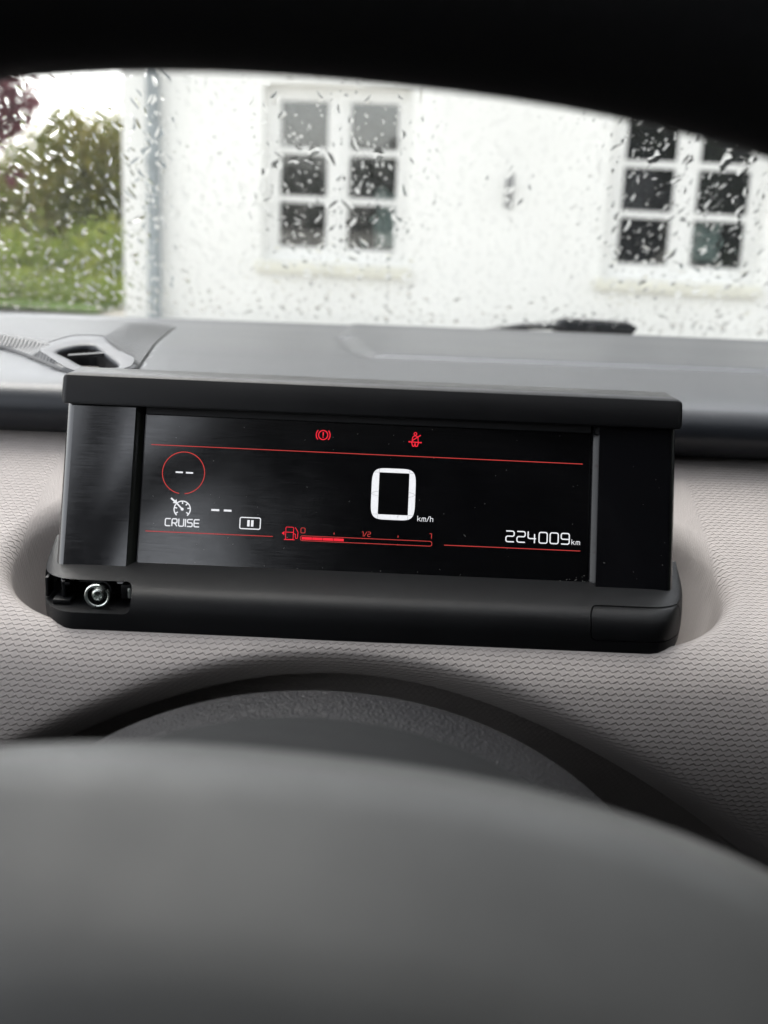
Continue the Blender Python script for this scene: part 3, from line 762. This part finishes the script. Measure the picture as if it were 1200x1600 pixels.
A = Art(); A.stroke(round_poly([(-23.1, -14.45), (23.0, -14.45), (23.0, -16.15), (-23.1, -16.15)], .8), .2, True)
text(A, '0', -23.0, -13.45, 1.45, 1.75, 0, .22, .35); text(A, '1/2', -1.6, -13.7, .95, 1.6, .3, .2, .25, {'1': .5}); text(A, '1', 22.0, -13.5, .8, 1.75, 0, .2, .2)
A.stroke([(-11.35, -12.9), (-11.35, -13.5)], .24); A.stroke([(11.1, -13.0), (11.1, -13.6)], .24)
for x in (0, 11.1): A.stroke([(x, -16.0), (x, -16.3)], .24)
A.done('fuel_scale', REDLINE)
A = Art()
for k in range(4): x0 = -22.6+3.72*k; A.rect(x0, -15.78, x0+3.55, -14.85)
A.done('fuel_level_bar', RED)
# big zero, drawn as lit segments with hairline gaps
A = Art()
def outer(y):   # slightly barrel-shaped sides
    q = (y-1.6)/9.1; return 7.75 - .55*q*q
mx = 8.8; OUT = []
for i in range(60):
    t = 2*math.pi*i/60; e = 2/5.2; cx_, sy_ = math.cos(t), math.sin(t)
    OUT.append((mx + 7.75*math.copysign(abs(cx_)**e, cx_), 1.58 + 9.1*math.copysign(abs(sy_)**e, sy_)))
INN = [(3.6, 9.15), (14.2, 9.15), (14.2, -5.7), (3.6, -5.7)]
def inner_pt(p):
    dx_, dy_ = p[0]-8.9, p[1]-1.725; k = 1/max(abs(dx_)/5.3, abs(dy_)/7.425); return (8.9+dx_*k, 1.725+dy_*k)
IN = [inner_pt(p) for p in OUT]
for i in range(60):
    j = (i+1) % 60; A.poly([OUT[i], OUT[j], IN[j], IN[i]])
sp = A.done('speed_digit', WHITE)
A = Art()
for (p, q) in [((3.6, 9.15), (3.6, 11.0)), ((3.6, 9.15), (1.0, 9.15)), ((14.2, 9.15), (14.2, 11.0)), ((14.2, 9.15), (16.6, 9.15)), ((3.6, -5.7), (3.6, -7.9)), ((3.6, -5.7), (1.0, -5.7)), ((14.2, -5.7), (14.2, -7.9)), ((14.2, -5.7), (16.6, -5.7))]: A.stroke([p, q], .07)
A.stroke([(3.6, .7), (1.9, 1.1), (1.1, 1.6), (1.9, 2.1), (3.6, 2.5)], .07); A.stroke([(14.2, .7), (15.8, 1.1), (16.5, 1.6), (15.8, 2.1), (14.2, 2.5)], .07)
o = A.done('segment_gaps', M['deep'])
for v in o.data.vertices: v.co += CN*.00005
A = Art(); text(A, 'km/h', 17.7, -7.55, 1.05, 1.85, .42, .20, .3, {'/': .75, 'm': 1.3, 'h': .85}); A.done('unit_lettering', WHITE)
A = Art(); text(A, '224009', 48.9, -13.35, 2.85, 3.75, 1.02, .40, .75); A.done('odometer_digits', WHITE)
A = Art(); text(A, 'km', 72.0, -13.4, 1.0, 1.75, .5, .20, .3, {'m': 1.3}); A.done('odometer_unit', WHITE)
A = Art(); c = (-16.85, 21.5); A.circ(c, 1.62, .34, 0, 360, 30); A.circ(c, 2.45, .34, -40, 40, 10); A.circ(c, 2.45, .34, 140, 220, 10); A.rect(c[0]-.2, c[1]-.25, c[0]+.2, c[1]+1.05); A.disc((c[0], c[1]-.75), .24, 10); A.done('brake_warning_symbol', RED)
A = Art(); A.circ((15.7, 23.35), .48, .3, 0, 360, 16); A.stroke(rp([(14.6, 20.4), (14.75, 22.1), (15.3, 22.6), (16.1, 22.6), (16.65, 22.1), (16.8, 20.4)], .35), .3); A.stroke([(13.6, 20.45), (17.8, 20.3)], .36)
A.stroke([(17.5, 22.9), (14.7, 20.9)], .34); A.stroke(rp([(14.5, 20.2), (14.9, 18.9), (15.4, 18.9), (15.7, 20.0), (15.9, 18.9), (16.5, 18.9), (16.9, 20.2)], .2), .34); A.disc((13.6, 20.45), .28, 10); A.disc((17.8, 20.3), .28, 10); A.done('seat_belt_warning_symbol', RED)
# dust and lint resting on the glossy faces
M['dust'] = simple('dust', (.22, .22, .21), .9)
V = []; Fc = []
for i in range(105):
    if i < 60: u, v, n = random.uniform(-.079, .0765), random.uniform(-.027, .0255), -.00262
    elif i < 95: u, v, n = random.choice([random.gauss(.074, .003), random.uniform(-.07, .07)]), random.gauss(-.0262, .0008), -.00262
    elif i < 125: u, v, n = random.uniform(.083, .104), random.uniform(-.026, .026), .00008
    else: u, v, n = random.uniform(-.104, -.084), random.uniform(-.026, .026), .00008
    l = random.uniform(.00008, .0002) * (2.2 if random.random() < .12 else 1); wd = random.uniform(.00006, .00012); t = random.uniform(0, 3.14)
    b = len(V); 
    for (du, dv) in ((-l, -wd), (l, -wd*.6), (l, wd*.6), (-l, wd)): V.append(cl(u + du*math.cos(t) - dv*math.sin(t), v + du*math.sin(t) + dv*math.cos(t), n))
    V.append(cl(u, v, n + wd)); Fc += [(b, b+1, b+4), (b+1, b+2, b+4), (b+2, b+3, b+4), (b+3, b, b+4)]
tag(mesh('dust', V, Fc, M['dust'], ic, 0), kind='stuff')

# mounting bar under the display: rounded bar with an open screw bay (left) and a blanking cap (right)
BARP = np.array(round_poly([(.400, -.1262), (.3745, -.1308), (.3600, -.1345), (.3590, -.1490), (.3660, -.1545), (.400, -.1545)], [.001, .006, .0085, .005, .004, .001], 7))
def bar_rings():
    x0, x1 = -.1185, .1068; R_ = .016; rings = []
    ex = [R_*(1-math.cos(a)) for a in np.linspace(0, math.pi/2, 10)]
    xs_ = [x0+e for e in ex] + list(np.linspace(x0+R_, x1-R_, 30))[1:-1] + [x1-e for e in ex[::-1]]
    for x in xs_:
        e = min(x-x0, x1-x); k = 1.0 if e >= R_ else math.sqrt(max(0.0, 1-((R_-e)/R_)**2))
        k = .18 + .82*k; kz = .45 + .55*k
        rings.append([Vector((x, .400 - (.400-y)*k, -.1262 + (z+.1262)*kz)) for y, z in BARP])
    return rings
def raw(name, rings):
    n = len(rings[0]); bm = bmesh.new(); vs = [[bm.verts.new(p) for p in r] for r in rings]
    for k in range(len(rings)-1):
        for i in range(n): j = (i+1) % n; bm.faces.new((vs[k][i], vs[k][j], vs[k+1][j], vs[k+1][i]))
    bm.faces.new(vs[0][::-1]); bm.faces.new(vs[-1]); bmesh.ops.recalc_face_normals(bm, faces=bm.faces)
    me = bpy.data.meshes.new(name); bm.to_mesh(me); bm.free(); return bpy.data.objects.new(name, me)
def rr_prism(name, x0, x1, z0, z1, y0, y1, r):
    pts = round_poly([(x0, z0), (x1, z0), (x1, z1), (x0, z1)], r, 8)
    return raw(name, [[Vector((p[0], y, p[1])) for p in pts] for y in (y0, y1)])
def boolean(a, cut, op):
    col.objects.link(a); col.objects.link(cut)
    md = a.modifiers.new('b', 'BOOLEAN'); md.object = cut; md.operation = op; md.solver = 'EXACT'
    dg = bpy.context.evaluated_depsgraph_get(); me = bpy.data.meshes.new_from_object(a.evaluated_get(dg))
    bpy.data.objects.remove(a); bpy.data.objects.remove(cut)
    return me
BR = bar_rings()
me = boolean(raw('t', BR), rr_prism('c', -.135, -.0832, -.1405, -.1322, .33, .3790, .0030), 'DIFFERENCE')
o = bpy.data.objects.new('t', me); me = boolean(o, rr_prism('c', .0705, .130, -.1425, -.1326, .33, .3720, .0026), 'DIFFERENCE')
me.name = 'mounting_bar'; fin(me, 35); bar = link_mesh('mounting_bar', me, M['black'], ic)
me = boolean(raw('t', BR), rr_prism('c', .0709, .130, -.1421, -.1330, .33, .3716, .0024), 'INTERSECT')
me.name = 'blanking_cap'; fin(me, 35); o = link_mesh('blanking_cap', me, M['black'], bar); tag(o, 'smooth black blanking cap at the right end of the bar')
# screw bay details
def cyl_y(c, r, y0, y1, n=24): return [[Vector((c[0]+r*math.cos(2*math.pi*i/n), y, c[1]+r*math.sin(2*math.pi*i/n))) for i in range(n)] for y in (y0, y1)]
sc = (-.0952, -.1361); ny = .3655
hexr = [Vector((sc[0]+.00105*math.cos(2*math.pi*i/24), 0, sc[1]+.00105*math.sin(2*math.pi*i/24))) for i in range(24)]
def ringy(r, y, star=0): return [Vector((sc[0]+(r*(1+star*math.cos(6*2*math.pi*i/24)))*math.cos(2*math.pi*i/24), y, sc[1]+(r*(1+star*math.cos(6*2*math.pi*i/24)))*math.sin(2*math.pi*i/24))) for i in range(24)]
loft('screw', [ringy(.0022, .3775), ringy(.0022, .3660), ringy(.0020, .3650), ringy(.0015, .3648), ringy(.00130, .3650, .10), ringy(.00118, .3668, .10)], M['metal'], bar, cap1=True, smooth=40)
# split spring ring round the screw
pts = []
for i in range(41):
    a = R(75 + 318*i/40); pts.append((sc[0]+.0038*math.cos(a), .3640 + .0009*i/40, sc[1]+.0038*math.sin(a)))
loft('spring_washer', tube_path(pts, .00052, 10), M['metal'], bar, cap0=True, cap1=True)
loft('screw_boss', [ringy(.0036, .3789), ringy(.0036, .3712), ringy(.0033, .3706), ringy(.0027, .3706), ringy(.0027, .376)], M['deep'], bar, smooth=40)
box('bay_plate', (-.0885, .3700, -.1390), (-.0840, .3785, -.1338), M['black'], bar, .0004)
box('clip', (-.0858, .3684, -.1380), (-.0846, .3700, -.1345), M['metal'], bar, .0002)
box('bay_rib', (-.1085, .3690, -.1400), (-.1072, .3785, -.1330), M['black'], bar, .0003)
box('bay_rib', (-.1055, .3690, -.1345), (-.1085, .3785, -.1336), M['black'], bar, .0002)
box('bay_step', (-.1110, .3665, -.1404), (-.1050, .3785, -.1388), M['black'], bar, .0003)
box('bay_rib', (-.1150, .3720, -.1400), (-.1138, .3785, -.1330), M['black'], bar, .0003)

# ------------------------------------------------------------------ steering column
colm = thing('steering_column', (-.012, .30, -.30), 'dark grained steering column cover under the dashboard arch', 'steering column')
def barrel(name, secs, m, n=48):
    # secs: (y, z_top, half width, drop)
    rings = []
    for (y, zt, hw, h) in secs:
        r = []
        for i in range(n):
            t = math.pi*i/(n-1); cx_ = math.cos(t); sx_ = max(0.0, math.sin(t))
            r.append(Vector((-.014 - hw*cx_, y, zt - h + h*sx_)))
        rings.append(r)
    return loft(name, rings, m, colm, closed=False, smooth=60)
barrel('shroud', [(.375, -.195, .120, .10), (.340, -.161, .117, .10), (.318, -.1458, .114, .10), (.3, -.1376, .112, .10), (.27, -.1352, .110, .10), (.235, -.137, .108, .10)], M['shroud'])
barrel('collar', [(.246, -.1255, .088, .085), (.2435, -.1200, .0905, .086), (.238, -.1158, .0915, .086), (.228, -.1115, .0915, .086), (.205, -.1050, .0895, .085), (.180, -.0985, .085, .08), (.165, -.096, .08, .08)], M['collar'])

# ------------------------------------------------------------------ steering wheel, turned a few degrees
WC = Vector((-.012, .122, -.118)); WT = R(25); WR = R(-3.5)
ws_s = Vector((0, math.sin(WT), math.cos(WT))); ws_n = Vector((0, -math.cos(WT), math.sin(WT))); ws_x = Vector((1, 0, 0))
WX_ = ws_x*math.cos(WR) + ws_s*math.sin(WR); WS_ = -ws_x*math.sin(WR) + ws_s*math.cos(WR)
def wh(x, s_, n): return WC + WX_*x + WS_*s_ + ws_n*n
wheel = thing('steering_wheel', (WC.x, WC.y, WC.z), 'dark steering wheel with wide grey airbag cover close to the camera', 'steering wheel')
def sup(t, a, b, e): c, s_ = math.cos(t), math.sin(t); return a*math.copysign(abs(c)**(2/e), c), b*math.copysign(abs(s_)**(2/e), s_)
pts = []
for i in range(160):
    x, y = sup(2*math.pi*i/160, .180, .1645, 2.35); pts.append(wh(x, y, 0))
rings = []
for i, p in enumerate(pts):
    t = (pts[(i+1) % 160]-pts[i-1]).normalized(); o_dir = t.cross(ws_n).normalized()
    rings.append([p + o_dir*.0150*math.cos(2*math.pi*k/20) + ws_n*.0165*math.sin(2*math.pi*k/20) for k in range(20)])
rings.append(rings[0])
loft('rim', rings, M['rim'], wheel)
rings = []
for rho, n in [(.93, -.034), (.985, -.022), (1.0, -.010), (.992, -.002), (.965, .0045), (.91, .0100), (.82, .0165), (.72, .0228), (.65, .0262), (.60, .0278), (.52, .0288), (.40, .0293), (.10, .0295)]:
    r = []
    for i in range(96):
        x, y = sup(2*math.pi*i/96, .112*rho, .0655*rho, 2.3)
        r.append(wh(x, y - .018, n))
    rings.append(r)
loft('airbag_cover', rings, M['hub'], wheel, cap0=True, cap1=True, smooth=60)
for s_ in (-1, 1):
    secs = []
    for x, hs_, n in [(.09, .030, -.004), (.115, .024, -.006), (.14, .020, -.006), (.172, .017, -.004)]:
        r = []
        for k in range(20):
            a_, b_2 = sup(2*math.pi*k/20, hs_, .010, 3.5); r.append(wh(s_*x, a_ - .008, n + b_2))
        secs.append(r)
    loft('spoke', secs, M['collar'], wheel, cap0=True, cap1=True)
pts = [wh(x, y, -.006) for x, y in [(0, -.07), (0, -.11), (0, -.158)]]
loft('spoke', tube_path(pts, [.022, .016, .016], 16), M['collar'], wheel, cap0=True, cap1=True)

# ------------------------------------------------------------------ cabin round the driver (roof, doors, floor)
cab = thing('car_cabin', (.37, -.6, -.95), 'dark car cabin around the driver with roof, doors and side windows', 'car')
XL, XR = -.40, 1.14
bm = bmesh.new()
NZ = 12; a_ = []; 
secx = [(-.205, .335), (-.18, .350), (-.05, .372), (.37, .384), (.79, .372), (.96, .345), (1.01, .305)]
yy = [.150, -.05, -.5, -1.1, -1.60]
grid = [[bm.verts.new((x, y, z - .03*((y+.5)/1.0)**2)) for x, z in secx] for y in yy]
grid2 = [[bm.verts.new((x, y, z + .03 - .03*((y+.5)/1.0)**2)) for x, z in secx] for y in yy]
for Gd in (grid, grid2):
    for j in range(len(yy)-1):
        for i in range(len(secx)-1): bm.faces.new((Gd[j][i], Gd[j][i+1], Gd[j+1][i+1], Gd[j+1][i]))
for i in range(len(secx)-1):
    for j in (0, -1): bm.faces.new((grid[j][i], grid[j][i+1], grid2[j][i+1], grid2[j][i]))
for j in range(len(yy)-1):
    for i in (0, -1): bm.faces.new((grid[j][i], grid[j+1][i], grid2[j+1][i], grid2[j][i]))
bm_obj('headliner', bm, M['liner'], cab)
for x0, x1 in ((-.44, -.395), (1.135, 1.18)):
    box('door_panel', (x0, -1.1, -.95), (x1, .60, -.20), M['cabin'], cab, .01)
    box('front_wing', (x0, .602, -.95), (x1, 1.6, -.30), M['cabin'], cab, .01)
for (p, q) in (((-.40, .93, -.13), (-.26, .17, .32)), ((1.14, .93, -.13), (1.0, .17, .32))):
    loft('a_pillar', tube_path([p, q], .032, 12), M['cabin'], cab, cap0=True, cap1=True)
for xs_ in (-1, 1):
    a = (-.42, -.12, -.20) if xs_ < 0 else (1.16, -.12, -.20); b = (-.28, -.15, .33) if xs_ < 0 else (1.02, -.15, .33)
    loft('b_pillar', tube_path([a, b], .045, 12), M['cabin'], cab, cap0=True, cap1=True)
    a = (-.42, -1.1, -.20) if xs_ < 0 else (1.16, -1.1, -.20); b = (-.27, -1.3, .31) if xs_ < 0 else (1.01, -1.3, .31)
    loft('c_pillar', tube_path([a, b], .09, 12), M['cabin'], cab, cap0=True, cap1=True)
box('floor_pan', (-.44, -1.7, -1.0), (1.18, 1.6, -.953), M['cabin'], cab, .005)
box('rear_seat', (-.38, -1.55, -.95), (1.12, -1.1, -.05), M['cabin'], cab, .05)
box('driver_seat', (-.27, -.62, -.95), (.25, -.42, -.12), M['cabin'], cab, .05)
box('bulkhead', (-.42, 1.02, -.95), (1.16, 1.06, -.16), M['cabin'], cab, .005)

box('tailgate', (-.42, -1.72, -.95), (1.16, -1.62, .198), M['cabin'], cab, .02)  # tailgate and header closed up over the rear window to keep light out
box('tailgate_header', (-.38, -1.70, .20), (1.12, -1.60, .345), M['cabin'], cab, .02)
box('headrest', (-.14, -.60, -.10), (.13, -.50, .14), M['cabin'], cab, .04)
box('passenger_seat', (.50, -.62, -.95), (1.02, -.42, -.05), M['cabin'], cab, .05)

def rear_blocker(x0, x1, xa, xb, y0, y1, f0, f1):  # opaque panels added across the rear side windows to shut out light
    L = lambda f: (x0+(xa-x0)*f, x1+(xb-x1)*f, -.2+.53*f)
    bm = bmesh.new(); a_, b_ = L(f0), L(f1)
    lo = [(a_[0], y0, a_[2]), (a_[1], y0, a_[2]), (a_[1], y1, a_[2]), (a_[0], y1, a_[2])]; hi = [(b_[0], y0, b_[2]), (b_[1], y0, b_[2]), (b_[1], y1, b_[2]), (b_[0], y1, b_[2])]
    a = [bm.verts.new(q) for q in lo]; b = [bm.verts.new(q) for q in hi]; bm.faces.new(a); bm.faces.new(b[::-1])
    for i in range(4): bm.faces.new((a[i], b[i], b[(i+1) % 4], a[(i+1) % 4]))
    bm_obj('rear_light_blocker', bm, M['cabin'], cab)
rear_blocker(1.135, 1.18, 1.03, 1.07, -.17, -1.6, 0, 1)
rear_blocker(-.44, -.395, -.31, -.27, -.17, -1.6, 0, .62)
rear_blocker(-.44, -.395, -.31, -.27, -.85, -1.6, .621, 1)
